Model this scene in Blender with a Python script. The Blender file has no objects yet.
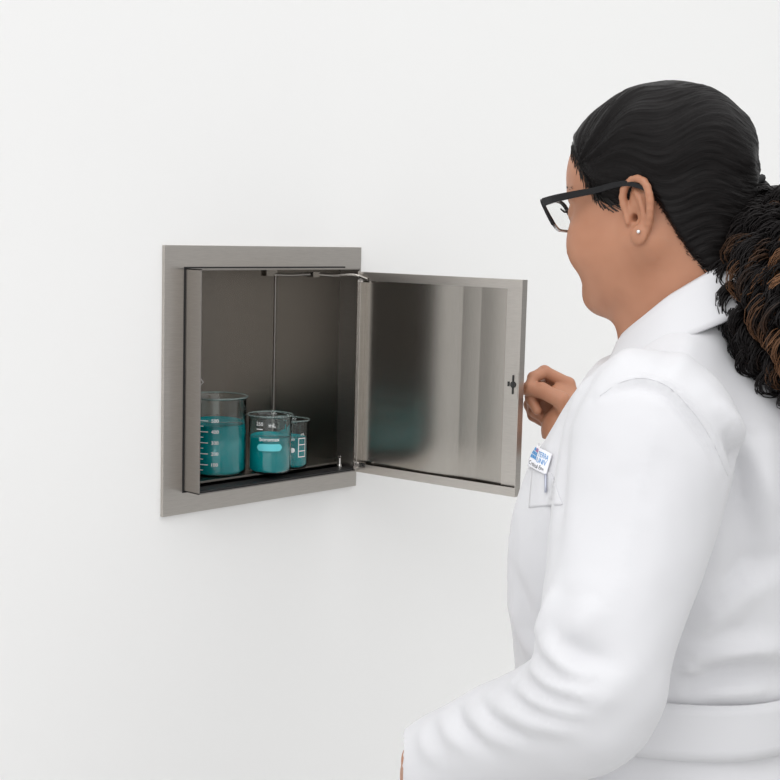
import bpy, math, random
import numpy as np
from mathutils import Vector, Matrix
from mathutils.bvhtree import BVHTree

random.seed(7); rng = np.random.default_rng(7)
C = bpy.context.scene.collection
PI = math.pi
# ------------------------------------------------------------------ camera
F = 1400.7
CAM = np.array([-1.4207, -1.5995, 1.5061]); YAW, PITCH, ROLL = 0.8159, -0.1146, 0.0258
cy, sy = math.cos(YAW), math.sin(YAW)
cp, sp = math.cos(PITCH), math.sin(PITCH)
cr, sr = math.cos(ROLL), math.sin(ROLL)
# person frame: x = to the right of the view, y = away from the viewer, z = up, origin on the floor under the camera
r0 = np.array([1., 0, 0]); u0 = np.array([0, -sp, cp]); FW = np.array([0, cp, sp])
RR = cr * r0 + sr * u0; UU = -sr * r0 + cr * u0
def P(px, py, d):
    return RR * ((px - 390) / F * d) + UU * ((390 - py) / F * d) + FW * d + np.array([0, 0, CAM[2]])
def to_world(p):
    p = np.asarray(p, float)
    return np.stack([CAM[0] + p[..., 0] * cy + p[..., 1] * sy, CAM[1] - p[..., 0] * sy + p[..., 1] * cy, p[..., 2]], -1)
def W3(p): return Vector(to_world(p))
def world_dir(v): return np.array([v[0] * cy + v[1] * sy, -v[0] * sy + v[1] * cy, v[2]])

cd = bpy.data.cameras.new('camera'); cam = bpy.data.objects.new('camera', cd); C.objects.link(cam)
cd.sensor_width = 36; cd.lens = F / 780 * 36; cd.clip_start = 0.05
Rw, Uw, Fw = world_dir(RR), world_dir(UU), world_dir(FW)
M = Matrix.Identity(4)
for i in range(3):
    M[i][0] = Rw[i]; M[i][1] = Uw[i]; M[i][2] = -Fw[i]; M[i][3] = CAM[i]
cam.matrix_world = M
bpy.context.scene.camera = cam

# ------------------------------------------------------------------ materials
def mat(name, col, rough=0.5, metal=0.0, **kw):
    m = bpy.data.materials.new(name); m.use_nodes = True
    b = m.node_tree.nodes['Principled BSDF']
    b.inputs['Base Color'].default_value = (*col, 1); b.inputs['Roughness'].default_value = rough
    b.inputs['Metallic'].default_value = metal
    for k, v in kw.items():
        b.inputs[k.replace('_', ' ')].default_value = v
    return m
def nodes(m):
    nt = m.node_tree; return nt, nt.nodes, nt.links, nt.nodes['Principled BSDF']
def noise_bump(m, scale, strength, dist=0.001, stretch=(1, 1, 1), detail=3):
    nt, N, L, b = nodes(m)
    tc = N.new('ShaderNodeTexCoord'); mp = N.new('ShaderNodeMapping'); mp.inputs['Scale'].default_value = stretch
    nz = N.new('ShaderNodeTexNoise'); nz.inputs['Scale'].default_value = scale; nz.inputs['Detail'].default_value = detail
    bp = N.new('ShaderNodeBump'); bp.inputs['Strength'].default_value = strength; bp.inputs['Distance'].default_value = dist
    L.new(tc.outputs['Object'], mp.inputs[0]); L.new(mp.outputs[0], nz.inputs['Vector'])
    L.new(nz.outputs[0], bp.inputs['Height']); L.new(bp.outputs[0], b.inputs['Normal'])
    return nz
def noise_colour(m, nz, c0, c1, lo=0.35, hi=0.65):
    nt, N, L, b = nodes(m)
    r = N.new('ShaderNodeValToRGB'); r.color_ramp.elements[0].position = lo; r.color_ramp.elements[1].position = hi
    r.color_ramp.elements[0].color = (*c0, 1); r.color_ramp.elements[1].color = (*c1, 1)
    L.new(nz.outputs[0], r.inputs[0]); L.new(r.outputs[0], b.inputs['Base Color'])

wall_m = mat('painted_wall', (.86, .86, .855), .7); noise_bump(wall_m, 90, .12, .001)
floor_m = mat('floor_vinyl', (.6, .6, .59), .5); noise_colour(floor_m, noise_bump(floor_m, 30, .05), (.57, .57, .56), (.63, .63, .62))
def steel(name, col, rough, stretch, aniso=.6):
    m = mat(name, col, rough, 1.0)
    nt, N, L, b = nodes(m)
    nz = noise_bump(m, 60, .05, .0004, stretch, 2)
    noise_colour(m, nz, tuple(c * .94 for c in col), tuple(min(1, c * 1.05) for c in col))
    b.inputs['Anisotropic'].default_value = aniso
    tg = N.new('ShaderNodeTangent'); tg.direction_type = 'RADIAL'; tg.axis = 'Z'
    L.new(tg.outputs[0], b.inputs['Tangent'])
    return m
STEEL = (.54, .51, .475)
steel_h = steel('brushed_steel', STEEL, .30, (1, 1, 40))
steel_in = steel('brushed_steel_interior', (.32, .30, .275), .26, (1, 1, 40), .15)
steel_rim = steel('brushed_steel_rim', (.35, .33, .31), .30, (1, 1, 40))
steel_d = steel('brushed_steel_door_panel', (.44, .415, .38), .22, (25, 25, 1))
chrome_m = mat('polished_steel', (.62, .6, .58), .15, 1.0)
dark_m = mat('dark_hole', (.02, .02, .02), .6)
rubber_m = mat('black_rubber_gasket', (.012, .012, .013), .45)

# ------------------------------------------------------------------ mesh helpers
def link(name, verts, faces, m, parent=None, smooth=False):
    me = bpy.data.meshes.new(name)
    me.from_pydata([tuple(map(float, v)) for v in verts], [], [tuple(f) for f in faces]); me.update()
    if m: me.materials.append(m)
    if smooth: me.polygons.foreach_set('use_smooth', [True] * len(me.polygons))
    o = bpy.data.objects.new(name, me); C.objects.link(o)
    if parent: o.parent = parent
    return o
class MB:
    def __init__(s): s.v = []; s.f = []
    def add(s, v, f):
        n = len(s.v); s.v += [tuple(map(float, q)) for q in v]; s.f += [tuple(i + n for i in q) for q in f]; return s
    def box(s, lo, hi):
        (a, b, c), (d, e, g) = lo, hi
        return s.add([(a, b, c), (d, b, c), (d, e, c), (a, e, c), (a, b, g), (d, b, g), (d, e, g), (a, e, g)],
                     [(0, 3, 2, 1), (4, 5, 6, 7), (0, 1, 5, 4), (1, 2, 6, 5), (2, 3, 7, 6), (3, 0, 4, 7)])
    def obox(s, c, ax, ay, az, h):
        c, ax, ay, az = map(np.asarray, (c, ax, ay, az)); v = []
        for k in (-1, 1):
            for (i, j) in ((-1, -1), (1, -1), (1, 1), (-1, 1)):
                v.append(c + ax * i * h[0] + ay * j * h[1] + az * k * h[2])
        return s.add(v, [(0, 3, 2, 1), (4, 5, 6, 7), (0, 1, 5, 4), (1, 2, 6, 5), (2, 3, 7, 6), (3, 0, 4, 7)])
    def lathe(s, prof, seg=48, c=(0, 0, 0), closed=False):
        v = []; f = []; n = len(prof)
        for (r, z) in prof:
            for k in range(seg):
                a = 2 * PI * k / seg; v.append((c[0] + r * math.cos(a), c[1] + r * math.sin(a), c[2] + z))
        for i in range(n if closed else n - 1):
            i2 = (i + 1) % n
            for k in range(seg):
                k2 = (k + 1) % seg
                f.append((i * seg + k, i * seg + k2, i2 * seg + k2, i2 * seg + k))
        if not closed:
            f.append(tuple(range(seg))[::-1]); f.append(tuple((n - 1) * seg + k for k in range(seg)))
        return s.add(v, f)
    def tube(s, pts, rad, seg=8, caps=True):
        v, f = tube_mesh(np.asarray(pts, float), rad, seg, caps); return s.add(v, f)
    def build(s, name, m, parent=None, smooth=False): return link(name, s.v, s.f, m, parent, smooth)
def tube_mesh(p, rad, seg=8, caps=True):
    n = len(p); rad = np.broadcast_to(np.asarray(rad, float), (n,))
    t = np.gradient(p, axis=0); t /= np.linalg.norm(t, axis=1)[:, None] + 1e-12
    up = np.array([0, 0, 1.]) if abs(t[0][2]) < .9 else np.array([1., 0, 0])
    nn = np.cross(t[0], up); nn /= np.linalg.norm(nn); v = []; f = []
    ang = np.arange(seg) * 2 * PI / seg
    for i in range(n):
        nn = nn - t[i] * (nn @ t[i]); nn /= np.linalg.norm(nn) + 1e-12
        b = np.cross(t[i], nn)
        v.append(p[i] + rad[i] * (np.cos(ang)[:, None] * nn + np.sin(ang)[:, None] * b))
    v = np.concatenate(v)
    for i in range(n - 1):
        for k in range(seg):
            k2 = (k + 1) % seg
            f.append((i * seg + k, i * seg + k2, (i + 1) * seg + k2, (i + 1) * seg + k))
    if caps:
        f.append(tuple(range(seg))[::-1]); f.append(tuple((n - 1) * seg + k for k in range(seg)))
    return v, f
def bevel(o, w, seg=2):
    m = o.modifiers.new('bevel', 'BEVEL'); m.width = w; m.segments = seg; m.limit_method = 'ANGLE'; m.angle_limit = .6
    return o
def thing(name, label, cat, loc=(0, 0, 0), rotz=0, group=None):
    o = bpy.data.objects.new(name, None); C.objects.link(o); o.empty_display_size = .05
    o.location = loc; o.rotation_euler = (0, 0, rotz); o['label'] = label; o['category'] = cat
    if group: o['group'] = group
    return o
def spline(pts, n):
    p = np.asarray(pts, float); t = np.concatenate([[0], np.cumsum(np.linalg.norm(np.diff(p[:, :3], axis=0), axis=1))]); t /= t[-1]
    m = np.gradient(p, t, axis=0); q = np.linspace(0, 1, n); i = np.clip(np.searchsorted(t, q, 'right') - 1, 0, len(t) - 2)
    h = (t[i + 1] - t[i])[:, None]; s = ((q - t[i])[:, None]) / h
    return ((2 * s**3 - 3 * s**2 + 1) * p[i] + (s**3 - 2 * s**2 + s) * h * m[i] + (-2 * s**3 + 3 * s**2) * p[i + 1] + (s**3 - s**2) * h * m[i + 1])
def text_mesh(body, size, extrude=0.0):
    cu = bpy.data.curves.new('txt', 'FONT'); cu.body = body; cu.size = size; cu.extrude = extrude; cu.align_x = 'LEFT'; cu.resolution_u = 3
    o = bpy.data.objects.new('txt', cu); C.objects.link(o)
    bpy.context.view_layer.update()
    me = o.evaluated_get(bpy.context.evaluated_depsgraph_get()).to_mesh()
    v = np.array([q.co[:] for q in me.vertices]).reshape(-1, 3); f = [tuple(q.vertices) for q in me.polygons]
    bpy.data.objects.remove(o); bpy.data.curves.remove(cu)
    return v, f

# ------------------------------------------------------------------ signed-distance modelling (numpy)
class Field:
    def __init__(s, lo, hi, h):
        s.lo = np.asarray(lo, float); s.h = h
        s.n = np.ceil((np.asarray(hi) - s.lo) / h).astype(int) + 1
        s.v = np.full(s.n, .5, np.float32)
        s.ax = [(s.lo[i] + h * np.arange(s.n[i])).astype(np.float32) for i in range(3)]
    def block(s, lo, hi, pad):
        sl = []
        for i in range(3):
            a = max(0, int((lo[i] - pad - s.lo[i]) / s.h)); b = min(s.n[i], int((hi[i] + pad - s.lo[i]) / s.h) + 2)
            if b <= a: return None
            sl.append(slice(a, b))
        x = s.ax[0][sl[0]][:, None, None]; y = s.ax[1][sl[1]][None, :, None]; z = s.ax[2][sl[2]][None, None, :]
        return tuple(sl), x, y, z
    def add(s, fn, lo, hi, k=.01, sub=False):
        b = s.block(lo, hi, k + 3 * s.h + (.03 if not sub else 0))
        if b is None: return s
        sl, x, y, z = b; d = fn(x, y, z); a = s.v[sl]
        if sub:
            h = np.clip(.5 - .5 * (a + d) / k, 0, 1); s.v[sl] = a + (-d - a) * h + k * h * (1 - h)
        else:
            h = np.clip(.5 + .5 * (d - a) / k, 0, 1); s.v[sl] = d + (a - d) * h - k * h * (1 - h)
        return s
    def cone(s, a, b, r1, r2, k=.01, sub=False):
        a = np.asarray(a, float); b = np.asarray(b, float); r = max(r1, r2)
        L2 = float((b - a) @ (b - a)) + 1e-12; ba = b - a
        def fn(x, y, z):
            t = np.clip(((x - a[0]) * ba[0] + (y - a[1]) * ba[1] + (z - a[2]) * ba[2]) / L2, 0, 1)
            return np.sqrt((x - a[0] - t * ba[0])**2 + (y - a[1] - t * ba[1])**2 + (z - a[2] - t * ba[2])**2) - (r1 + (r2 - r1) * t)
        return s.add(fn, np.minimum(a, b) - r, np.maximum(a, b) + r, k, sub)
    def chain(s, pts, rad, k=.01):
        for i in range(len(pts) - 1): s.cone(pts[i], pts[i + 1], rad[i], rad[i + 1], k)
        return s
    def ell(s, c, r, k=.01, R=None, sub=False):
        c = np.asarray(c, float); r = np.asarray(r, float); R = np.eye(3) if R is None else np.asarray(R, float)   # rows of R: local axes
        def fn(x, y, z):
            dx, dy, dz = x - c[0], y - c[1], z - c[2]; q = 0; g = 0
            for i in range(3):
                t = (dx * R[i][0] + dy * R[i][1] + dz * R[i][2]) / r[i]; q = q + t * t; g = g + (t / r[i])**2
            k0 = np.sqrt(q); return k0 * (k0 - 1) / (np.sqrt(g) + 1e-6)
        m = float(r.max()); ext = np.abs(R).T @ r if R is not None else r
        return s.add(fn, c - ext, c + ext, k, sub)
    def nets(s):
        v = s.v; ins = v < 0; h = s.h; n = s.n
        cs = np.zeros(n - 1, np.int8)
        for i in (0, 1):
            for j in (0, 1):
                for k in (0, 1):
                    cs += ins[i:n[0] - 1 + i, j:n[1] - 1 + j, k:n[2] - 1 + k]
        cell = np.argwhere((cs > 0) & (cs < 8)); idx = np.full(n - 1, -1, np.int64); idx[tuple(cell.T)] = np.arange(len(cell))
        acc = np.zeros((len(cell), 3)); cnt = np.zeros(len(cell))
        corners = [(i, j, k) for i in (0, 1) for j in (0, 1) for k in (0, 1)]
        for a in corners:
            for ax in range(3):
                if a[ax]: continue
                b = list(a); b[ax] = 1
                va = v[tuple((cell + a).T)]; vb = v[tuple((cell + b).T)]
                m = (va < 0) != (vb < 0); t = np.where(m, va / np.where(m, va - vb, 1), 0)
                p = np.tile(np.array(a, float), (len(cell), 1)); p[:, ax] = t
                acc[m] += p[m]; cnt[m] += 1
        verts = s.lo + h * (cell + acc / cnt[:, None]); faces = []
        for ax in range(3):
            u, w = (ax + 1) % 3, (ax + 2) % 3
            A = ins[tuple(slice(0, n[i] - 1) if i == ax else slice(1, n[i] - 1) for i in range(3))]
            B = ins[tuple(slice(1, n[i]) if i == ax else slice(1, n[i] - 1) for i in range(3))]
            e = np.argwhere(A != B)
            off = np.ones(3, int); off[ax] = 0; sgn = A[tuple(e.T)]; e = e + off
            def I(du, dw):
                q = e.copy(); q[:, u] -= du; q[:, w] -= dw; return idx[tuple(q.T)]
            q = np.stack([I(1, 1), I(0, 1), I(0, 0), I(1, 0)], 1)
            faces.append(np.where(sgn[:, None], q, q[:, ::-1]))
        return verts, np.concatenate(faces)
def vnormals(v, f):
    n = np.cross(v[f[:, 2]] - v[f[:, 0]], v[f[:, 3]] - v[f[:, 1]]); o = np.zeros_like(v)
    for i in range(4): np.add.at(o, f[:, i], n)
    return o / (np.linalg.norm(o, axis=1)[:, None] + 1e-12)
def relax(v, f, it=2, w=.5):
    for _ in range(it):
        s = np.zeros_like(v); c = np.zeros(len(v))
        for i in range(4):
            for j in (1, 3): np.add.at(s, f[:, i], v[f[:, (i + j) % 4]]); np.add.at(c, f[:, i], 1)
        v = v * (1 - w) + w * s / np.maximum(c, 1)[:, None]
    return v
def keep(v, f, mask):
    fk = f[mask[f].all(1)]; u = np.unique(fk); r = np.full(len(v), -1); r[u] = np.arange(len(u)); return v[u], r[fk], u
def fast_mesh(name, v, f, m, parent=None, smooth=True):
    me = bpy.data.meshes.new(name); me.vertices.add(len(v)); me.vertices.foreach_set('co', np.asarray(v, np.float32).ravel())
    f = np.asarray(f); k = f.shape[1]; me.loops.add(len(f) * k); me.loops.foreach_set('vertex_index', f.astype(np.int32).ravel())
    me.polygons.add(len(f)); me.polygons.foreach_set('loop_start', np.arange(0, len(f) * k, k, dtype=np.int32))
    me.update(calc_edges=True); me.validate()
    me.polygons.foreach_set('use_smooth', np.full(len(me.polygons), smooth)); me.update()
    if m: me.materials.append(m)
    o = bpy.data.objects.new(name, me); C.objects.link(o)
    if parent: o.parent = parent
    return o
def sstep(x, a, b):
    t = np.clip((x - a) / (b - a), 0, 1); return t * t * (3 - 2 * t)
def hashnoise(p, scale, seed=0):       # smooth value noise, vectorised
    q = np.asarray(p) * scale; i = np.floor(q).astype(np.int64); f = q - i; f = f * f * (3 - 2 * f); out = 0
    for a in (0, 1):
        for b in (0, 1):
            for c in (0, 1):
                n = (i[:, 0] + a) * 374761393 + (i[:, 1] + b) * 668265263 + (i[:, 2] + c) * 2147483647 + seed * 974711
                n = (n ^ (n >> 13)) * 1274126177; n = (n ^ (n >> 16)) & 0xffff
                w = (f[:, 0] if a else 1 - f[:, 0]) * (f[:, 1] if b else 1 - f[:, 1]) * (f[:, 2] if c else 1 - f[:, 2])
                out = out + w * (n / 65535.0)
    return out * 2 - 1

# ================================================================== setting
Z0 = 1.28; FW_, FH = .3945, .39
X0, X1, ZB, ZT = -.1606, .1585, 1.1184, 1.4423
wb = MB()
hx0, hx1, hz0, hz1 = X0 - .002, X1 + .002, ZB - .002, ZT + .002
wb.box((-1.6, 0, 0), (hx0, .19, 2.7)); wb.box((hx1, 0, 0), (7, .19, 2.7))
wb.box((hx0, 0, 0), (hx1, .19, hz0)); wb.box((hx0, 0, hz1), (hx1, .19, 2.7))
o = wb.build('wall_back', wall_m); o['kind'] = 'structure'
o = MB().box((-1.6, -3.4, -.1), (7, 0, 0)).build('floor', floor_m); o['kind'] = 'structure'

# ================================================================== recessed cabinet
cab = thing('wall_cabinet', 'square stainless steel cabinet recessed in the white wall, its door swung open', 'cabinet', (0, 0, 0))
T = .0015; PR = .0358 + .006; DEP = .1545
fl = MB(); t = .006
a0, a1, b0, b1 = -FW_ / 2, FW_ / 2, Z0 - FH / 2, Z0 + FH / 2
fl.box((a0, -t, b0), (X0, -.0002, b1)); fl.box((X1, -t, b0), (a1, -.0002, b1)); fl.box((X0, -t, b0), (X1, -.0002, ZB)); fl.box((X0, -t, ZT), (X1, -.0002, b1))
fl.build('flange', steel_h, cab)
rm = MB()                                                # collar standing proud of the flange
rm.box((X0, -PR, ZB), (X0 + T, 0, ZT)); rm.box((X1 - T, -PR, ZB), (X1, 0, ZT))
rm.box((X0, -PR, ZT - T), (X1, 0, ZT)); rm.box((X0, -PR, ZB), (X1, 0, ZB + T))
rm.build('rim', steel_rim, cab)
sm_ = MB(); q_ = .0022
sm_.box((X0 - q_, -t - .001, ZB - q_), (X0, -t, ZT + q_)); sm_.box((X1, -t - .001, ZB - q_), (X1 + q_, -t, ZT + q_)); sm_.box((X0, -t - .001, ZT), (X1, -t, ZT + q_)); sm_.box((X0, -t - .001, ZB - q_), (X1, -t, ZB))
sm_.build('seal', rubber_m, cab)
ib = MB(); FZ = ZB + .012
ib.box((X0, DEP, ZB), (X1, DEP + T, ZT)); ib.box((X0, 0, ZB), (X0 + T, DEP, ZT)); ib.box((X1 - T, 0, ZB), (X1, DEP, ZT))
ib.box((X0, 0, ZT - T), (X1, DEP, ZT)); ib.box((X0, 0, ZB), (X1, DEP, ZB + T))
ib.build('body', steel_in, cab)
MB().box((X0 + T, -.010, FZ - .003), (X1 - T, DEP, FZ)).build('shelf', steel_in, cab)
g = MB(); g.box((X0 + T, -PR + .002, ZB + T), (X1 - T, -.0105, ZB + T + .003)); g.build('gasket', rubber_m, cab)
# corner weld beads of the box
g = MB(); g.tube([(X1 - T - .001, DEP - .001, FZ), (X1 - T - .001, DEP - .001, ZT - T)], .0014, 8); g.build('weld_seam', steel_h, cab)
# front return of the right jamb
g = MB(); g.box((X1 - T - .004, -PR - .0015, ZB + .004), (X1 + .001, -PR, ZT - .004)); g.build('jamb_edge', chrome_m, cab)
# latch wire on the left jamb
g = MB(); lx = X0 + T
g.tube([(lx, -.020, 1.300), (lx + .010, -.026, 1.296), (lx + .006, -.030, 1.288), (lx + .012, -.032, 1.280), (lx + .004, -.030, 1.272), (lx, -.024, 1.268)], .0011, 6)
g.build('latch_hook', chrome_m, cab)
# stay arm under the top
g = MB(); zt = ZT - .010
sx = spline([(.02, .02, zt), (.055, .005, zt - .001), (.085, -.012, zt + .001), (.12, -.026, zt - .001), (.150, -.040, zt), (.158, -.060, zt - .006)], 24)
g.tube(sx, .0026, 8); g.box((.012, .014, zt - .003), (.034, .026, ZT - T)); g.box((.08, -.018, zt - .004), (.094, -.004, zt + .004))
g.build('stay_arm', steel_in, cab)
g = MB(); g.lathe([(.004, 0), (.004, .004), (.0022, .006), (.0022, .016), (.0035, .018), (.001, .020)], 12, (X1 - .016, -.022, ZB + .0045)); g.build('hinge_pin', chrome_m, cab)
# door: hinge on the right jamb, standing out almost square to the wall
DA = 1.4703; DL = .3013; DT = .0135; dz0, dz1 = 1.1176, 1.4373
dd = np.array([math.cos(DA), -math.sin(DA), 0]); dn = np.array([-math.sin(DA), -math.cos(DA), 0])   # along the door; inner face
dh = np.array([X1 + .001, -PR - .001, 0]); zz = np.array([0, 0, 1.])
def dbox(mb, s0, s1, n0, n1, z0, z1):      # s along the door, n from the inner plane outwards
    c = dh + dd * (s0 + s1) / 2 - dn * (n0 + n1) / 2 + zz * (z0 + z1) / 2
    return mb.obox(c, dd, -dn, zz, ((s1 - s0) / 2, (n1 - n0) / 2, (z1 - z0) / 2))
ss_ = np.linspace(.0008, DL - .0008, 61); bow = .0021 * np.sin((ss_ / DL) * 2 * PI * 1.7 + .4) * np.sin(PI * ss_ / DL)
pv_ = []
for k_ in (0, 1):
    for s_, w_ in zip(ss_, bow):
        for z_ in (dz0 + .0008, dz1 - .0008): pv_.append(dh + dd * s_ - dn * (DT - .0008 - (0 if k_ else .0014) + (w_ if not k_ else min(0, w_) * 0)) + zz * z_)
nS = 61; pf_ = []
for i_ in range(nS - 1):
    q_ = 2 * i_; pf_ += [(q_, q_ + 1, q_ + 3, q_ + 2), (2 * nS + q_, 2 * nS + q_ + 2, 2 * nS + q_ + 3, 2 * nS + q_ + 1)]
    pf_ += [(q_, q_ + 2, 2 * nS + q_ + 2, 2 * nS + q_), (q_ + 1, 2 * nS + q_ + 1, 2 * nS + q_ + 3, q_ + 3)]
pf_ += [(0, 2 * nS, 2 * nS + 1, 1), (2 * nS - 2, 2 * nS - 1, 4 * nS - 1, 4 * nS - 2)]
dp = link('door', pv_, pf_, steel_d, cab, True); e_m = dp.modifiers.new('split', 'EDGE_SPLIT'); e_m.split_angle = .6
e = MB()
dbox(e, 0, DL, 0, DT, dz1 - .0012, dz1); dbox(e, 0, DL, 0, DT, dz0, dz0 + .0012)
dbox(e, DL - .0012, DL, 0, DT, dz0 + .0012, dz1 - .0012); dbox(e, 0, .0012, 0, DT, dz0 + .0012, dz1 - .0012)
dbox(e, .0012, DL - .0012, 0, .0012, dz1 - .0135, dz1 - .0012); dbox(e, .0012, DL - .0012, 0, .0012, dz0 + .0012, dz0 + .0135)
e.build('door_edge', steel_h, dp)
st = MB(); dbox(st, DL - .030, DL - .0012, DT - .0060, DT - .0016, dz0 + .0135, dz1 - .0135); st.build('door_stile', steel_h, dp)
lz = Z0 + .003
lk = MB(); dbox(lk, DL - .027, DL - .006, DT - .0068, DT - .0060, lz - .019, lz + .019); lk.build('lock_plate', steel_h, dp)
lk = MB(); ls = DL - .014
for k, rr in ((0, .0048),):
    cc = dh + dd * ls - dn * (DT - .0082) + zz * lz; ring = [cc + rr * (math.cos(q) * dd + math.sin(q) * zz) for q in np.linspace(0, 2 * PI, 16, endpoint=False)]
    lk.add(ring + [p - dn * .002 for p in ring], [tuple(range(16)), *[(i, 16 + i, 16 + (i + 1) % 16, (i + 1) % 16) for i in range(16)]])
dbox(lk, ls - .0012, ls + .0008, DT - .0085, DT - .0069, lz - .014, lz + .014); dbox(lk, DL - .0235, DL - .0205, DT - .0078, DT - .0069, lz - .003, lz + .004)
lk.build('lock_cam', dark_m, dp)
kb = MB(); kc = dh + dd * (DL - .034) - dn * DT + zz * lz       # outer turn-knob that the hand pinches
def ringpts(c, r, n=20): return [c + r * (math.cos(q) * dd + math.sin(q) * zz) for q in np.linspace(0, 2 * PI, n, endpoint=False)]
prof = [(.011, 0), (.011, .003), (.006, .004), (.006, .010), (.010, .012), (.010, .022), (.008, .024)]
vv = []
for (r, h) in prof: vv += ringpts(kc - dn * h, r)
ff = [(i * 20 + j, i * 20 + (j + 1) % 20, (i + 1) * 20 + (j + 1) % 20, (i + 1) * 20 + j) for i in range(len(prof) - 1) for j in range(20)] + [tuple(range(120, 140))]
kb.add(vv, ff); kb.build('knob', chrome_m, dp)
for zc, nm in ((dz1 - .012, 'top'), (dz0 + .012, 'bottom')):
    hb = MB(); dbox(hb, -.004, .018, .0, .004, zc - .004, zc + .004); hb.build('hinge', chrome_m, dp)
    sc_ = MB(); dbox(sc_, .012, .0155, -.0008, .0, zc - .0016, zc + .0016); sc_.build('screw', dark_m, dp)

# ================================================================== beakers
glass_m = mat('clear_glass', (.93, .98, .97), .01, 0, Transmission_Weight=1.0, IOR=1.38)
rimglass_m = mat('glass_rim', (.75, .92, .9), .02, 0, Transmission_Weight=.85, IOR=1.5)
liquid_m = mat('teal_liquid', (.0, .42, .46), .03, 0, Transmission_Weight=.35, IOR=1.33)
white_ink = mat('white_ink', (.85, .88, .88), .5)
blue_ink = mat('pale_teal_ink', (.12, .55, .60), .5)
def floor_hit(px, py, z):
    v = P(px, py, 1.0); c = np.array([0, 0, CAM[2]]); dv = v - c; s = (z - CAM[2]) / dv[2]; return to_world(c + dv * s)
def beaker(px, py, D, H, level, label, marks):
    r = D / 2; c = floor_hit(px, py, FZ)
    b = thing('beaker', label, 'beaker', (c[0], c[1], FZ + .0002), group='beakers of teal liquid')
    w = .0016; rc = .006
    prof = [(.0005, 0)] + [(r - rc + rc * math.sin(q), rc - rc * math.cos(q)) for q in np.linspace(0, PI / 2, 7)]
    prof += [(r, H - .006), (r + .0008, H - .003), (r + .0026, H - .0010), (r + .0026, H), (r + .0012, H + .0002), (r - w, H - .0045)]
    ri = r - w; prof += [(ri - rc + .001 + (rc - .001) * math.cos(q), w + rc - (rc) * math.sin(q)) for q in np.linspace(0, PI / 2, 7)] + [(.0005, w)]
    MB().lathe(prof, 64).build('glass', glass_m, b, True)
    MB().lathe([(r + .0018 + .0014 * math.cos(q), H - .0004 + .0012 * math.sin(q)) for q in np.linspace(0, 2 * PI, 8, endpoint=False)], 64, closed=True).build('lip', rimglass_m, b, True)
    rl = ri - .0005; zl = H * level
    lp = [(.0004, w + .0006)] + [(rl - .005 + .005 * math.sin(q), w + .0056 - .005 * math.cos(q)) for q in np.linspace(0, PI / 2, 6)] + [(rl, zl), (rl - .0006, zl - .0006), (.0004, zl - .0008)]
    MB().lathe(lp, 48).build('liquid', liquid_m, b, True)
    # printed marks, bent onto the glass; angle 0 faces the viewer
    base = math.atan2(CAM[1] - c[1], CAM[0] - c[0])
    def wrap(v, f, mb, a0, z0):
        R = r + .0003; out = []
        for q in v:
            a = base + a0 + q[0] / R; out.append((R * math.cos(a), R * math.sin(a), z0 + q[1]))
        mb.add(out, f)
    mk = MB(); inks = {}
    for (kind, a0, z0, arg) in marks:
        if kind == 'text':
            v, f = text_mesh(arg[0], arg[1]); v[:, 0] -= (v[:, 0].max() + v[:, 0].min()) / 2; wrap(v, f, mk, a0, z0 * H)
        elif kind == 'tick':
            n = 7; xs = np.linspace(-arg / 2, arg / 2, n); v = [(x, -.0006) for x in xs] + [(x, .0006) for x in xs]
            wrap(v, [(i, i + 1, n + i + 1, n + i) for i in range(n - 1)], mk, a0, z0 * H)
        elif kind == 'bar':
            n = 2; v = [(-.0005, -arg / 2), (.0005, -arg / 2), (.0005, arg / 2), (-.0005, arg / 2)]; wrap(v, [(0, 1, 2, 3)], mk, a0, z0 * H)
        elif kind == 'oval':
            w_, h_ = arg; n = 15; xs = np.linspace(-1, 1, n); v = []; m2 = MB()
            for x in xs:
                hh = h_ / 2 * math.sqrt(max(.02, 1 - max(0, (abs(x) - (1 - h_ / w_)) / (h_ / w_))**2)); v += [(x * w_ / 2, -hh), (x * w_ / 2, hh)]
            wrap(v, [(2 * i, 2 * i + 2, 2 * i + 3, 2 * i + 1) for i in range(n - 1)], m2, a0, z0 * H); m2.build('label_patch', blue_ink if w_ > .01 else white_ink, b)
    if mk.v: mk.build('graduation_marks', white_ink, b)
    return b
big_marks = []
for i, (z, s) in enumerate(((.16, '100'), (.30, '200'), (.44, '300'), (.58, '400'), (.72, '500'))):
    big_marks += [('tick', -.42, z, .013), ('text', -.05, z - .02, (s, .0075)), ('tick', -.52, z - .07, .007)]
beaker(216, 472.5, .090, .118, .65, 'largest teal-filled glass beaker, left behind the cabinet jamb', big_marks)
beaker(269.5, 471.5, .066, .089, .62, 'middle-sized teal-filled glass beaker with pale oval label', [('oval', -.02, .47, (.040, .011)), ('text', -.02, .58, ('boromax', .0085)), ('text', -.5, .84, ('250', .008)), ('text', .1, .82, ('mL', .009)), ('tick', -.5, .78, .010)])
sm = [('oval', .06, .40, (.0078, .0078)), ('text', .06, .60, ('100', .005)), ('bar', .44, .45, .030), ('bar', .92, .45, .030)]
for z in (.26, .38, .51, .64): sm += [('tick', .68, z, .0125)]
sm += [('text', .72, .70, ('mL', .006))]
beaker(291, 467, .052, .076, .62, 'smallest teal-filled glass beaker with white graduation grid, right side', sm)

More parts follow.
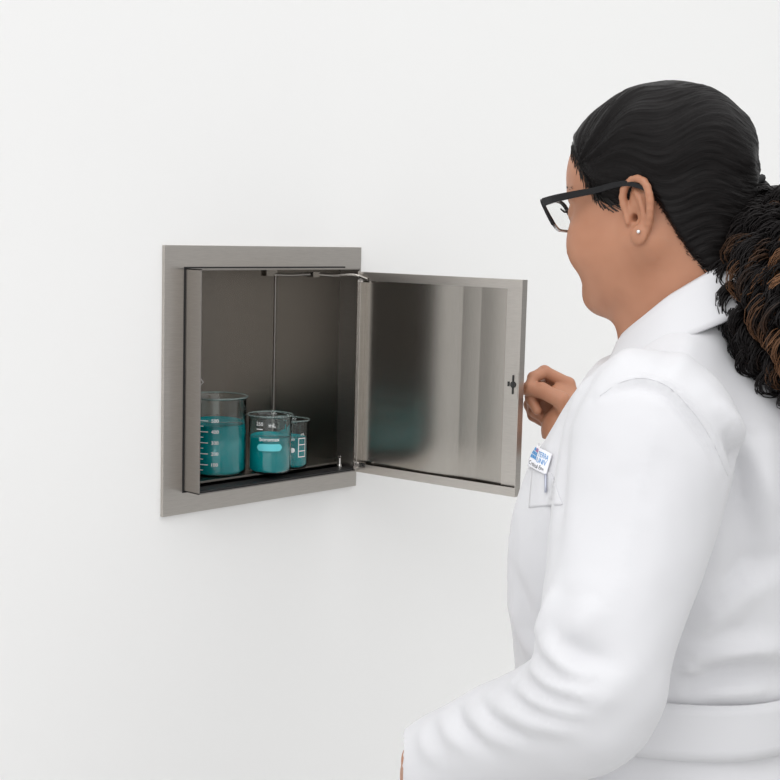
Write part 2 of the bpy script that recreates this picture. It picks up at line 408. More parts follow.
# ================================================================== person
ORG = np.array([.30, 1.46, 0.])
person = thing('person', 'person in a white lab coat and dark-rimmed glasses holding the cabinet door', 'person', tuple(W3(ORG)), -YAW)
def L(p): return np.asarray(p) - ORG
skin_m = mat('skin', (.40, .185, .108), .48, 0, Subsurface_Weight=.12, Subsurface_Scale=.01, Specular_IOR_Level=.35)
skin_m.node_tree.nodes['Principled BSDF'].inputs['Subsurface Radius'].default_value = (1, .35, .2)
nz = noise_bump(skin_m, 260, .10, .0006); n2 = skin_m.node_tree.nodes.new('ShaderNodeTexNoise'); n2.inputs['Scale'].default_value = 28
skin_m.node_tree.links.new(skin_m.node_tree.nodes['Texture Coordinate'].outputs['Object'], n2.inputs['Vector'])
noise_colour(skin_m, n2, (.375, .17, .098), (.43, .205, .122), .3, .7)
coat_m = mat('white_coat_cloth', (.61, .61, .63), .75, 0, Sheen_Weight=.15)
noise_bump(coat_m, 1400, .10, .0004)
hair_m = mat('dark_hair', (.012, .010, .010), .36, 0, Specular_IOR_Level=.10)

# --- frames
TH = math.radians(18); TC = np.array([.30, 1.46])
ft = np.array([-math.cos(TH), math.sin(TH)]); lt = np.array([-math.sin(TH), -math.cos(TH)])
def TT(x, y, z): q = TC + x * ft + y * lt; return np.array([q[0], q[1], z])
NK = np.array([.292, 1.44])
def NCK(x, y, z): q = NK + x * ft + y * lt; return np.array([q[0], q[1], z])
HT = math.radians(38); HP = math.radians(11)
EAR = P(634, 213, 1.375)
hf = np.array([-math.cos(HT) * math.cos(HP), math.sin(HT) * math.cos(HP), -math.sin(HP)])
hl = np.array([-math.sin(HT), -math.cos(HT), 0.]); hu = np.cross(hf, hl)
HC = EAR - hl * .078
HR = np.stack([hf, hl, hu])                       # rows: local axes
def HW(v): return HC + np.asarray(v) @ HR         # head local -> person frame
def HL(p): return HR @ (np.asarray(p) - HC)

# --- head
def head_core(fd, infl=0.0):
    fd.ell((.003, 0, .050), (.094 + infl, .075 + infl, .080 + infl), .02)
    fd.ell((.046, 0, .044), (.058 + infl, .063 + infl, .062 + infl), .02)
    fd.ell((.043, 0, -.008), (.055, .066, .068), .02)
    for s in (-1, 1):
        fd.ell((.060, s * .040, -.020), (.039, .032, .040), .015)
        fd.cone((.002, s * .056, -.028), (.070, s * .020, -.074), .021, .020, .03)
    fd.ell((.046, 0, -.058), (.050, .050, .032), .02)
    fd.ell((.091, 0, -.071), (.017, .020, .016), .02)
neck_base = HL(NCK(-.02, 0, 1.33)); neck_top = np.array([-.018, 0, -.02])
fd = Field((-.16, -.115, -.26), (.15, .115, .15), .0016)
head_core(fd)
fd.ell((.030, 0, -.062), (.050, .046, .024), .03)                       # soft under the chin
fd.cone(neck_top, neck_base, .056, .066, .03)
fd.cone((.006, 0, -.06), HL(NCK(.006, 0, 1.36)), .044, .050, .025)
hair_src = fd.v.copy()
FX = .012; FE = .005; FN = -.001
for s in (-1, 1):
    fd.cone((.086 + FX, s * .012, .034), (.070, s * .048, .036), .009, .008, .012)
    fd.ell((.102 + FE, s * .034, .016), (.017, .017, .013), .012, sub=True)
    fd.ell((.078 + FE, s * .034, .016), (.0145, .0155, .0135), .006)
    fd.ell((.104 + FN, s * .0135, -.024), (.010, .008, .008), .006)
    fd.ell((.112 + FN, s * .007, -.031), (.004, .0035, .004), .003, sub=True)
fd.cone((.090 + FN, 0, .024), (.114, 0, -.018), .0085, .0115, .012)
fd.ell((.097 + FN, 0, -.049), (.011, .024, .007), .006)
fd.ell((.095 + FN, 0, -.059), (.011, .020, .0075), .006)
fd.ell((.108 + FN, 0, -.0537), (.005, .022, .0010), .004, sub=True)
for s in (-1, 1):                                                        # ears
    oc = np.array([-.001, s * .071, -.001])
    e1 = np.array([-.99, s * .05, .0]); e1 /= np.linalg.norm(e1)         # towards the back and outwards
    e2 = np.array([-.20, 0, .98]); e2 -= e1 * (e1 @ e2); e2 /= np.linalg.norm(e2)
    e3 = np.cross(e1, e2) * s; e3 = e3 if e3[1] * s > 0 else -e3
    def EP(u, v, w=0.): return oc + (e1 * u + e2 * v + e3 * w) * 1.13
    RE = np.stack([e1, e2, e3])
    fd.ell(EP(.004, .004, .001), (.0135, .024, .0042), .004, RE)
    fd.ell(EP(.002, -.0190, .0075), (.0092, .0100, .0040), .004, RE)      # lobe
    hel = [(-.010, .004, .003), (-.0115, .015, .004), (-.006, .0265, .005), (.004, .0305, .006), (.0135, .0255, .007), (.0175, .013, .008), (.0165, 0, .008), (.012, -.012, .006), (.005, -.021, .004)]
    hp = spline([EP(*q) for q in hel], 16); fd.chain(hp, np.concatenate([np.full(10, .0036), np.linspace(.0036, .0030, 6)]), .0025)
    ant = spline([EP(*q) for q in ((.002, .019, .003), (.0075, .009, .005), (.008, -.003, .0055), (.004, -.012, .005), (-.002, -.014, .005))], 9)
    fd.chain(ant, [.0028] * 9, .003)
    fd.ell(EP(.000, -.001, .008), (.0062, .0098, .0062), .003, RE, sub=True)   # concha
    fd.ell(EP(-.003, -.003, .003), (.0030, .0040, .012), .002, RE, sub=True)
    fd.ell(EP(.011, .013, .008), (.0018, .010, .0030), .002, RE, sub=True)
    fd.cone(EP(-.0095, -.001, .0035), EP(-.009, -.006, .0045), .0034, .0030, .003)   # tragus
    if s == 1: LOBE = EP(.0050, -.0165, .0118); LOBE_N = e3
hv, hfc = fd.nets(); hv = relax(hv, hfc, 2, .4)
head_v = HW(hv)

# --- hair cap: skin offset by a thickness that fades to nothing at the hairline
TIE_L = HL(P(752, 184, 1.475))
def hair_t(x, y, z):
    ay = np.abs(y)
    xh = np.interp(z, [-.06, -.012, .0, .015, .030, .06, .088, .098, .11, .2], [-.005, .026, .038, .047, .056, .071, .092, .104, .137, .2])
    e = xh - x                                                     # > 0 behind the hairline of the face
    zl = np.interp(x, [-.12, -.075, -.058, -.040, -.026, -.016, .0, .008, .02, .05], [-.095, -.095, -.088, -.056, -.016, .008, .012, .004, .002, .002])
    e2_ = (z - zl) * .8
    k = .016; hh = np.clip(.5 + .5 * (e2_ - e) / k, 0, 1); ee = e2_ + (e - e2_) * hh - k * hh * (1 - hh)
    return ee
gx = fd.ax[0][:, None, None]; gy = fd.ax[1][None, :, None]; gz = fd.ax[2][None, None, :]
edge = hair_t(gx, gy, gz)
th = -.004 + .0108 * sstep(edge, -.004, .026)
fh = Field((-.16, -.115, -.26), (.15, .115, .15), .0016); fh.v = (hair_src - th).astype(np.float32)
fh.cone(TIE_L + np.array([.040, 0, .012]), TIE_L + np.array([.006, 0, 0.0]), .034, .014, .02)
cv, cf = fh.nets(); cv = relax(cv, cf, 1, .4)
ax_c = np.array([.01, 0, .045]) - TIE_L; Lax = np.linalg.norm(ax_c); ax_c /= Lax
q1 = np.cross(ax_c, [0, 0, 1.]); q1 /= np.linalg.norm(q1); q2 = np.cross(ax_c, q1)
def comb(v):
    d = v - TIE_L; t = d @ ax_c; a = d @ q1; b = d @ q2
    ang = np.arctan2(b, a) + .10 * np.sin(t * 42 + 2 * a * 30) * sstep(t, .02, .08); rr = np.linalg.norm(d, axis=1)
    return ang, rr
ang, rr_ = comb(cv)
cn = vnormals(cv, cf)
ring = np.stack([np.cos(ang), np.sin(ang), rr_ * 2.2], 1)
groove = .0007 * hashnoise(ring, 34, 3) + .0005 * hashnoise(ring * np.array([1, 1, .6]), 75, 5) + .0022 * hashnoise(np.stack([np.cos(ang), np.sin(ang), rr_ * 9], 1), 5, 9)
ed = hair_t(cv[:, 0], cv[:, 1], cv[:, 2])
jit = .008 * hashnoise(ring * np.array([1, 1, .3]), 60, 11)
cv2 = cv + cn * (groove * sstep(ed, -.002, .02))[:, None]
cv3, cf3, used = keep(cv2, cf, (ed + jit > -.003) & (cv[:, 2] > -.11))
hair = fast_mesh('hair', L(HW(cv3)), cf3, None, person)
at = hair.data.attributes.new('comb', 'FLOAT_VECTOR', 'POINT'); at.data.foreach_set('vector', np.stack([np.cos(ang[used]), np.sin(ang[used]), rr_[used] * 1.3], 1).astype(np.float32).ravel())
def hair_nodes(m, c0, c1, scale):
    nt, N, Lk, b = nodes(m)
    a = N.new('ShaderNodeAttribute'); a.attribute_name = 'comb'
    nz = N.new('ShaderNodeTexNoise'); nz.inputs['Scale'].default_value = scale; nz.inputs['Detail'].default_value = 5; nz.inputs['Roughness'].default_value = .7
    bp = N.new('ShaderNodeBump'); bp.inputs['Strength'].default_value = .7; bp.inputs['Distance'].default_value = .0012
    Lk.new(a.outputs['Vector'], nz.inputs['Vector']); Lk.new(nz.outputs[0], bp.inputs['Height']); Lk.new(bp.outputs[0], b.inputs['Normal'])
    noise_colour(m, nz, c0, c1)
hair_nodes(hair_m, (.003, .0025, .0025), (.009, .0075, .0075), 70)
hair.data.materials.append(hair_m)

# short strands along the hairline
cand = np.where((np.abs(ed - .0095) < .0035) & (cv[:, 2] > -.085) & (cv[:, 0] < .12))[0]; pick = rng.choice(cand, 520, replace=False)
sv_ = []; sf_ = []; no = 0
for i in pick:
    p = cv[i] - cn[i] * (-.004 + .0108 * sstep(ed[i], -.004, .026) - .0006 if ed[i] < .009 else 0.); n = cn[i]; d = p - TIE_L; d -= n * (d @ n); d /= np.linalg.norm(d) + 1e-9
    side_ = np.cross(n, d); ln = rng.uniform(.003, .008); bend = rng.normal(0, .35); dwn = np.array([0, 0, -.25])
    pts_ = [p - d * .008 + n * .0016, p + n * .0008, p + (d + side_ * bend * .5) * ln * .5 + n * .0006, p + (d + side_ * bend + dwn) * ln + n * .0004]
    v, f = tube_mesh(spline(pts_, 7), np.linspace(.0006, .0002, 7), 3, False); sv_.append(v); sf_.append(np.array(f) + no); no += len(v)
fast_mesh('baby_hair', L(HW(np.concatenate(sv_))), np.concatenate(sf_), mat('fine_hair', (.008, .006, .005), .5), hair)

# --- ponytail of loose curls
curl_m = mat('curly_hair', (.015, .011, .010), .42, 0, Specular_IOR_Level=.2)
nt, N, Lk, b = nodes(curl_m)
a = N.new('ShaderNodeAttribute'); a.attribute_name = 'tint'; a.attribute_type = 'GEOMETRY'
cr_ = N.new('ShaderNodeValToRGB'); cr_.color_ramp.elements[0].color = (.010, .008, .008, 1); cr_.color_ramp.elements[1].color = (.20, .095, .045, 1); cr_.color_ramp.elements[0].position = .50
Lk.new(a.outputs['Fac'], cr_.inputs[0]); Lk.new(cr_.outputs[0], b.inputs['Base Color'])
spine = spline([P(752, 188, 1.475), P(775, 222, 1.47), P(781, 250, 1.43), P(782, 292, 1.375), P(798, 335, 1.33), P(826, 380, 1.30), P(846, 415, 1.29)], 60)
srad = np.interp(np.linspace(0, 1, 60), [0, .10, .25, .45, .65, .85, 1], [.012, .034, .058, .072, .060, .042, .012])
core = Field(spine.min(0) - .09, spine.max(0) + .09, .005); core.chain(spine[::3], (srad * .62)[::3], .02)
pv, pf = core.nets(); pn = vnormals(pv, pf); pv = pv + pn * (.006 * hashnoise(pv, 90, 2))[:, None]
allv = [pv]; allf = [pf]; tint = [np.zeros(len(pv))]; nv = len(pv)
st_ = np.gradient(spline(spine, 60), axis=0); st_ /= np.linalg.norm(st_, axis=1)[:, None]
for c in range(330):
    s0 = rng.uniform(0, .72) if c > 40 else rng.uniform(0, .15); s1 = min(1, s0 + rng.uniform(.25, .42)); n = 44
    ss = np.linspace(s0, s1, n); ii = ss * 59; i0 = np.clip(ii.astype(int), 0, 58); fr = (ii - i0)[:, None]
    cen = spine[i0] * (1 - fr) + spine[i0 + 1] * fr; rd = np.interp(ii, np.arange(60), srad)
    phi = rng.uniform(0, 2 * PI) + (ss - s0) * rng.uniform(-2, 2)
    tg = st_[i0]; e1_ = np.cross(tg, [0, 1., 0]); e1_ /= np.linalg.norm(e1_, axis=1)[:, None]; e2_ = np.cross(tg, e1_)
    fill = rng.uniform(.58, 1.02); u = np.linspace(0, 1, n)
    base = cen + (np.cos(phi)[:, None] * e1_ + np.sin(phi)[:, None] * e2_) * (rd * fill * np.minimum(1, .5 + 2 * u + (s0 > .05)))[:, None]
    wr = rng.uniform(.005, .012) * np.minimum(1, u * 4 + .15); wf = rng.uniform(3, 6) * 2 * PI * (s1 - s0) / .35; ph = rng.uniform(0, 6.3)
    tn = rng.uniform(0, 1)
    for k in range(11):
        o1 = ph + rng.uniform(-.75, .75); w2 = wr * rng.uniform(.8, 1.2)
        p = base + e1_ * (w2 * np.cos(wf * u + o1))[:, None] + e2_ * (w2 * np.sin(wf * u + o1))[:, None] + rng.normal(0, .0017, 3)
        v, f = tube_mesh(p, np.linspace(.0008, .0004, n), 3, False); f = np.array(f) + nv
        allv.append(v); allf.append(f); nv += len(v)
        tint.append(np.repeat(np.clip((u * .75 + (ss - .25) * .7) * sstep(tn, .45, 1.0), 0, 1), 3))
pony = fast_mesh('ponytail', L(np.concatenate(allv)), np.concatenate(allf), curl_m, hair)
at = pony.data.attributes.new('tint', 'FLOAT', 'POINT'); at.data.foreach_set('value', np.concatenate(tint).astype(np.float32))
tie = MB(); tc_ = P(750, 186, 1.474); td = st_[0]; t1 = np.cross(td, [0, 1., 0]); t1 /= np.linalg.norm(t1); t2 = np.cross(td, t1)
tie.tube([L(tc_ + .0145 * (math.cos(q) * t1 + math.sin(q) * t2)) for q in np.linspace(0, 2 * PI, 30)], .0042, 8, False)
tie.build('hair_tie', mat('black_elastic', (.010, .010, .011), .8), hair, True)

# --- rest of the body (under the clothes), arms and hands
S_L = TT(-.01, .175, 1.315); E_L = P(606, 690, 1.205); W_L = P(430, 768, 1.36)
S_R = TT(.0, -.175, 1.315); H_R = P(548, 398, 2.10); W_R = P(577, 446, 2.09)
E_R = (S_R + W_R) / 2 + np.array([.06, 0, -.13])
fb = Field((-.05, 1.0, 0.02), (.66, 2.15, 1.46), .008)
fb.cone(NCK(0, 0, 1.38), TT(-.01, 0, 1.25), .052, .09, .04)
fb.ell(TT(0, 0, 1.19), (.105, .140, .15), .05, np.array([[ft[0], ft[1], 0], [lt[0], lt[1], 0], [0, 0, 1]]))
fb.ell(TT(0, 0, .95), (.115, .150, .15), .05, np.array([[ft[0], ft[1], 0], [lt[0], lt[1], 0], [0, 0, 1]]))
fb.chain([TT(.01, .08, 1.30), S_L + np.array([-.012, 0, -.015]), E_L, W_L], [.055, .040, .036, .026], .02)
fb.chain([TT(.01, -.08, 1.30), S_R + np.array([-.012, 0, -.015]), E_R, W_R], [.055, .040, .036, .026], .02)
for s in (-1, 1):
    fb.chain([TT(0, s * .085, .90), TT(.01, s * .09, .50), TT(-.01, s * .095, .10), TT(.0, s * .095, .07)], [.085, .058, .042, .04], .02)
bv, bf = fb.nets()

def hand(fd_, W, dirv, back, mirror, fingers, thumb, size=1.0):
    """W wrist, dirv wrist->knuckles, back = normal of the back of the hand; side axis points to the thumb."""
    dirv = dirv / np.linalg.norm(dirv); back = back - dirv * (back @ dirv); back /= np.linalg.norm(back)
    side = np.cross(dirv, back) * mirror
    def Q(u, v, w): return W + (dirv * u + side * v + back * w) * size
    R = np.stack([dirv, side, back])
    fd_.ell(Q(.046, .001, 0), (.048 * size, .037 * size, .0135 * size), .012, R)
    for v in (.029, .010, -.009, -.026): fd_.cone(Q(.020, v * .6, .001), Q(.083, v, .002), .0125 * size, .0098 * size, .008)
    fd_.cone(Q(-.03, 0, 0), Q(.03, 0, 0), .025 * size, .024 * size, .015)
    fd_.ell(Q(.034, .024, -.009), (.030 * size, .015 * size, .013 * size), .010, R)
    fd_.ell(Q(.062, .028, -.018), (.022 * size, .010 * size, .016 * size), .012, R)
    for (v, lens, bends, spread) in fingers:
        p = np.array([.083, v, .001]); a = 0.0; pts = [Q(*p)]; ang_ = 0
        for ln, bd in zip(lens, bends):
            ang_ += bd; p = p + ln * np.array([math.cos(ang_) * math.cos(spread), math.sin(spread) * math.cos(ang_), -math.sin(ang_)]); pts.append(Q(*p))
        fd_.chain(pts, [.0098 * size, .0088 * size, .0078 * size, .0066 * size], .0035)
    pts = [Q(*q) for q in thumb]; fd_.chain(pts, [.0135 * size, .0115 * size, .0105 * size, .0082 * size][:len(pts)], .005)
    return Q, pts
# right hand pinching the door edge / knob
KN = to_world  # (alias kept short)
knob_p = None
def from_world(w): d = np.asarray(w) - CAM; return np.array([d[0] * cy - d[1] * sy, d[0] * sy + d[1] * cy, w[2]])
fr_ = Field(np.array([.10, 1.93, 1.20]), np.array([.36, 2.22, 1.50]), .0016)
W_R = P(577, 446, 2.09)
dir_r = P(546, 368, 2.155) - W_R
back_r = P(600, 380, 2.16) - P(560, 400, 2.10)
fing = [(.029, (.038, .024, .018), (1.0, .95, .5), .05), (.010, (.041, .027, .019), (1.30, 1.2, .8), .0), (-.009, (.038, .025, .018), (1.45, 1.45, .9), -.03), (-.026, (.031, .019, .016), (1.5, 1.5, .9), -.06)]
thumb = [(.018, .022, -.012), (.050, .040, -.030), (.072, .032, -.050), (.082, .020, -.066)]
fr_.ell(W_R + dir_r / np.linalg.norm(dir_r) * .036 - back_r / np.linalg.norm(back_r) * .018, (.030, .030, .036), .02)
QR, tp = hand(fr_, W_R, dir_r, back_r, -1, fing, thumb, 1.08)
fr_.cone(W_R, W_R - dir_r * .5, .026, .03, .01)
fr_.ell(P(546, 382, 2.135), (.015, .020, .014), .01); fr_.ell(P(545, 412, 2.13), (.016, .02, .016), .01)
rv, rf = fr_.nets(); rv = relax(rv, rf, 1, .4)
# left hand hidden behind the cuff
fl_ = Field(np.minimum(W_L, P(420, 800, 1.60)) - .10, np.maximum(W_L, P(420, 800, 1.60)) + .10, .002)
dir_l = P(420, 800, 1.52) - P(425, 765, 1.37)
fing_l = [(.029, (.040, .024, .018), (.35, .5, .3), .05), (.010, (.043, .027, .019), (.4, .55, .3), 0), (-.009, (.040, .025, .018), (.45, .6, .35), -.03), (-.026, (.032, .019, .016), (.5, .6, .35), -.06)]
hand(fl_, P(425.5, 768, 1.40), dir_l, P(330, 740, 1.40) - P(428, 772, 1.40), 1, fing_l, [(.018, .022, -.010), (.050, .042, -.020), (.075, .050, -.030), (.095, .048, -.040)], 1.0)
lv, lf = fl_.nets(); lv = relax(lv, lf, 1, .4)
vs = [head_v, bv, rv, lv]; fs = [hfc, bf, rf, lf]; off = 0; F_ = []
for v, f in zip(vs, fs): F_.append(f + off); off += len(v)
body = fast_mesh('body', L(np.concatenate(vs)), np.concatenate(F_), skin_m, person)
# face details
eye_m = mat('eye_white', (.8, .78, .75), .2); iris_m = mat('brown_iris', (.03, .015, .01), .15); lash_m = mat('brow_hair', (.012, .009, .008), .6)
for s in (-1, 1):
    c0 = np.array([.0805 + FE, s * .034, .016])
    eb = MB(); eb.lathe([(.0125 * math.sin(q), .0125 * math.cos(q)) for q in np.linspace(.02, PI - .02, 16)], 24)
    ev = np.array(eb.v)[:, [2, 0, 1]] + c0
    e_ = link('eye', L(HW(ev)), eb.f, eye_m, person, True); e_.data.materials.append(iris_m)
    for p_ in e_.data.polygons:
        if np.mean([ev[i][0] for i in p_.vertices]) - c0[0] > .0113: p_.material_index = 1
    bw = MB()
    for k in range(60):
        u = rng.uniform(0, 1); p0 = np.array([.1015 - .021 * u**1.5 , s * (.014 + .038 * u), .036 + .006 * math.sin(u * 2.6)]) + rng.normal(0, .0011, 3)
        bw.tube(L(HW([p0, p0 + np.array([-.002, s * .005, .001]), p0 + np.array([-.006, s * .010, -.0005])])), [.0006, .0005, .0002], 4)
    bw.build('eyebrow', lash_m, person, True)
    ls_ = MB()
    for k in range(16):
        u = (k / 15 - .5) * 1.7; p0 = c0 + np.array([.0128 * math.cos(u), .0128 * math.sin(u), .003]); d_ = np.array([math.cos(u), math.sin(u), .25])
        ls_.tube(L(HW([p0, p0 + d_ * .004, p0 + d_ * .007 + np.array([0, 0, .003])])), [.0005, .0004, .0002], 4)
    ls_.build('eyelash', lash_m, person, True)
nail_m = mat('finger_nail', (.62, .36, .29), .25)
tdir = tp[-1] - tp[-2]; tdir /= np.linalg.norm(tdir); tv = CAM * 0 + np.array([0, 0, CAM[2]]) - tp[-1]; tv -= tdir * (tv @ tdir); tv /= np.linalg.norm(tv); ts = np.cross(tdir, tv)
nb_ = MB(); nb_.lathe([(math.sin(q), math.cos(q)) for q in np.linspace(.05, PI - .05, 12)], 20)
link('fingernail', L(np.array([tp[-1] + tdir * (.002 + .0062 * q[0]) + ts * .0050 * q[1] + tv * (.0068 + .0022 * q[2] - .0028 * q[1]**2) for q in nb_.v])), nb_.f, nail_m, person, True)
# earring
er = MB(); n_ = 10
er.lathe([(.0021 * math.sin(q), .0021 * math.cos(q)) for q in np.linspace(.05, PI - .05, 10)], 16)
link('earring', [L(HW(LOBE + np.array(v) * 1.0)) for v in er.v], er.f, mat('silver_stud', (.8, .8, .8), .1, 1.0), person, True)['label'] = 'small silver ear stud'

# --- glasses
gl = bpy.data.objects.new('glasses', None); C.objects.link(gl); gl.parent = person
fr_m = mat('dark_acetate', (.006, .006, .007), .3, 0, Specular_IOR_Level=.25)
nt, N, Lk, b = nodes(fr_m)
fr2_m = mat('smoky_acetate', (.10, .10, .11), .2, 0, Transmission_Weight=.5, IOR=1.45)
lens_m = mat('lens', (.97, .98, .97), .0, 0, Transmission_Weight=1.0, IOR=1.06)
def GX(y): return .1125 - 1.6 * y * y - .10 * max(0, abs(y) - .055)
fz = .018; wid, hgt = .0265, .0165
for s in (-1, 1):
    loop = []
    nn_ = 40
    for k in range(nn_):
        q = 2 * PI * k / nn_; cx_, sz = math.cos(q), math.sin(q); e = .38
        yy = abs(cx_)**e * math.copysign(1, cx_) * wid; zz_ = abs(sz)**e * math.copysign(1, sz) * hgt
        yy *= (1 - .10 * (zz_ < 0) * (-zz_ / hgt)); y_ = s * .0365 + yy
        loop.append((GX(y_) + .42 * zz_, y_, fz + zz_))
    loop = np.array(loop)
    up_ = [i for i in range(nn_) if loop[i][2] > fz - .002]; 
    def rim_mesh(ids, m, nm, w):
        ids = list(ids); r_ = MB(); pts = loop[ids]
        cen = np.array([GX(s * .0365), s * .0365, fz]); vv = []; f_ = []
        for p in pts:
            d_ = p - cen; d_[0] = 0; d_ /= np.linalg.norm(d_)
            for (i, j) in ((0, -.0016), (w, -.0016), (w, .0016), (0, .0016)): vv.append(p + d_ * i + np.array([j, 0, 0]))
        n = len(pts)
        for i in range(n - 1):
            for k in range(4): f_.append((i * 4 + k, i * 4 + (k + 1) % 4, (i + 1) * 4 + (k + 1) % 4, (i + 1) * 4 + k))
        f_ += [(0, 1, 2, 3), tuple((n - 1) * 4 + k for k in (3, 2, 1, 0))]
        link(nm, L(HW(np.array(vv))), f_, m, gl)
    top = [i % nn_ for i in range(-2, nn_ // 2 + 3)]; bot = [i % nn_ for i in range(nn_ // 2 + 2, nn_ - 1)]
    rim_mesh(top, fr_m, 'frame_rim', .0034); rim_mesh(bot, fr2_m, 'lower_rim', .0026)
    lv_ = [HW(p + np.array([.0004, 0, 0])) for p in loop] + [HW(p - np.array([.0004, 0, 0])) for p in loop]
    link('lens', [L(p) for p in lv_], [tuple(range(nn_)), tuple(range(nn_, 2 * nn_))[::-1]] + [(i, (i + 1) % nn_, nn_ + (i + 1) % nn_, nn_ + i) for i in range(nn_)], lens_m, gl)
    yo = s * (.0365 + wid + .004); tp_ = MB(); path = spline([(GX(yo) + .004, yo, fz + .013), (.092, s * .0735, fz + .013), (.04, s * .0775, fz + .012), (.0, s * .079, fz + .011), (-.018, s * .078, fz + .002)], 24)
    v_ = []; f_ = []
    for i, p in enumerate(path):
        h_ = np.interp(i, [0, 6, 23], [.0042, .0036, .0024])
        for (j, k) in ((-.0013, -h_), (.0013, -h_), (.0013, h_), (-.0013, h_)): v_.append(p + np.array([0, j, k]))
    for i in range(23):
        for k in range(4): f_.append((i * 4 + k, i * 4 + (k + 1) % 4, (i + 1) * 4 + (k + 1) % 4, (i + 1) * 4 + k))
    f_ += [(0, 1, 2, 3), (95, 94, 93, 92)]
    link('temple_arm', L(HW(np.array(v_))), f_, fr_m, gl)
br = MB(); br.tube(L(HW(spline([(GX(.011), -.011, fz + .004), (GX(0) + .001, 0, fz + .008), (GX(.011), .011, fz + .004)], 9))), .0020, 8); br.build('bridge', fr_m, gl, True)

# --- lab coat: torso, skirt and sleeves
fc = Field((.02, 1.02, .52), (.72, 2.12, 1.47), .0045)
lev = np.array([  # z, front, back, half width
    [.50, .19, .20, .24], [.75, .175, .185, .23], [.93, .165, .170, .215], [1.00, .150, .150, .182], [1.06, .157, .152, .174], [1.12, .164, .160, .174],
    [1.20, .142, .168, .178], [1.27, .138, .170, .184], [1.32, .114, .160, .178], [1.36, .092, .138, .150], [1.40, .064, .105, .092], [1.43, .052, .085, .070], [1.46, .045, .08, .062]])
def torso_fn(x, y, z):
    zz_ = np.clip(z, .55, 1.46); f_ = np.interp(zz_, lev[:, 0], lev[:, 1]); k_ = np.interp(zz_, lev[:, 0], lev[:, 2]); w_ = np.interp(zz_, lev[:, 0], lev[:, 3])
    dx = x - TC[0]; dy = y - TC[1]; u = dx * ft[0] + dy * ft[1]; v = dx * lt[0] + dy * lt[1]
    a = np.where(u > 0, f_, k_); p = 2.3
    q = ((np.abs(u) / a)**p + (np.abs(v) / w_)**p)**(1 / p)
    d = (q - 1) * np.minimum(a, w_) * .9
    return np.maximum(d, np.maximum(.56 - z, z - 1.375)).astype(np.float32)
fc.add(torso_fn, (.02, 1.02, .52), (.72, 2.12, 1.47), .01)
fc.cone(NCK(-.016, 0, 1.405), TT(-.02, 0, 1.28), .056, .14, .03)
for s in (-1, 1): fc.cone(NCK(-.02, s * .050, 1.395), TT(-.012, s * .165, 1.325), .045, .050, .03)
for s in (-1, 1): fc.ell(TT(.074, s * .080, 1.19), (.072, .075, .08), .05)
aL = [P(650, 436, 1.285), P(637, 500, 1.265), P(622, 570, 1.24), P(605, 640, 1.215), P(596, 690, 1.21), P(550, 722, 1.26), P(490, 745, 1.32), P(432, 768, 1.375)]
rL = [.080, .0745, .064, .057, .058, .054, .050, .047]
fc.chain(spline(np.array(aL), 24), np.interp(np.linspace(0, 1, 24), np.linspace(0, 1, 8), rL), .006)
fc.chain(spline(np.array([S_R, (S_R + E_R) / 2, E_R, (E_R + W_R) / 2, W_R + (E_R - W_R) * .20]), 20), np.linspace(.080, .046, 20), .012)
# hollow cuffs
dL = aL[-1] - aL[-2]; dL /= np.linalg.norm(dL)
def cut_end(c, d):      # flat cuff end
    def fn(x, y, z): return -((x - c[0]) * d[0] + (y - c[1]) * d[1] + (z - c[2]) * d[2]) + 0 * x
    fc.add(fn, c - .07 + d * .05, c + .07 + d * .05, .004, True)
cut_end(aL[-1] + dL * .012, dL)
fc.cone(aL[-1] - dL * .03, aL[-1] + dL * .06, .040, .043, .003, True)
kv, kf = fc.nets(); kv = relax(kv, kf, 3, .5)

# folds and seams pressed into the cloth: lines lying on the coat
def surf_line(pts, n, tree):
    s = spline(np.array([(x, y, 0) for x, y in pts], float), n); out = []
    o_ = Vector((0, 0, CAM[2]))
    for q in s:
        d_ = Vector(P(q[0], q[1], 1.0)) - o_; h = tree.ray_cast(o_, d_.normalized())
        if h[0] is not None: out.append(h[0][:])
    return np.array(out)
def press(v, f, folds, gain=1.25):
    tree = BVHTree.FromPolygons([tuple(q) for q in v], [tuple(q) for q in f.tolist()]); n = vnormals(v, f); disp = np.zeros(len(v))
    for (pts, amp, wid_) in folds:
        ln = surf_line(pts, 26, tree)
        if len(ln) < 4: continue
        lo = ln.min(0) - 3 * abs(wid_); hi = ln.max(0) + 3 * abs(wid_); m = np.where(((v > lo) & (v < hi)).all(1))[0]
        if not len(m): continue
        D = np.linalg.norm(v[m][:, None] - ln[None], axis=2); j = D.argmin(1); dm = D.min(1); tt = j / (len(ln) - 1)
        disp[m] += gain * amp * np.exp(-(dm / wid_)**2) * np.clip(np.sin(PI * np.clip(tt, .03, .97))**.6, 0, 1)
    return v + n * disp[:, None]
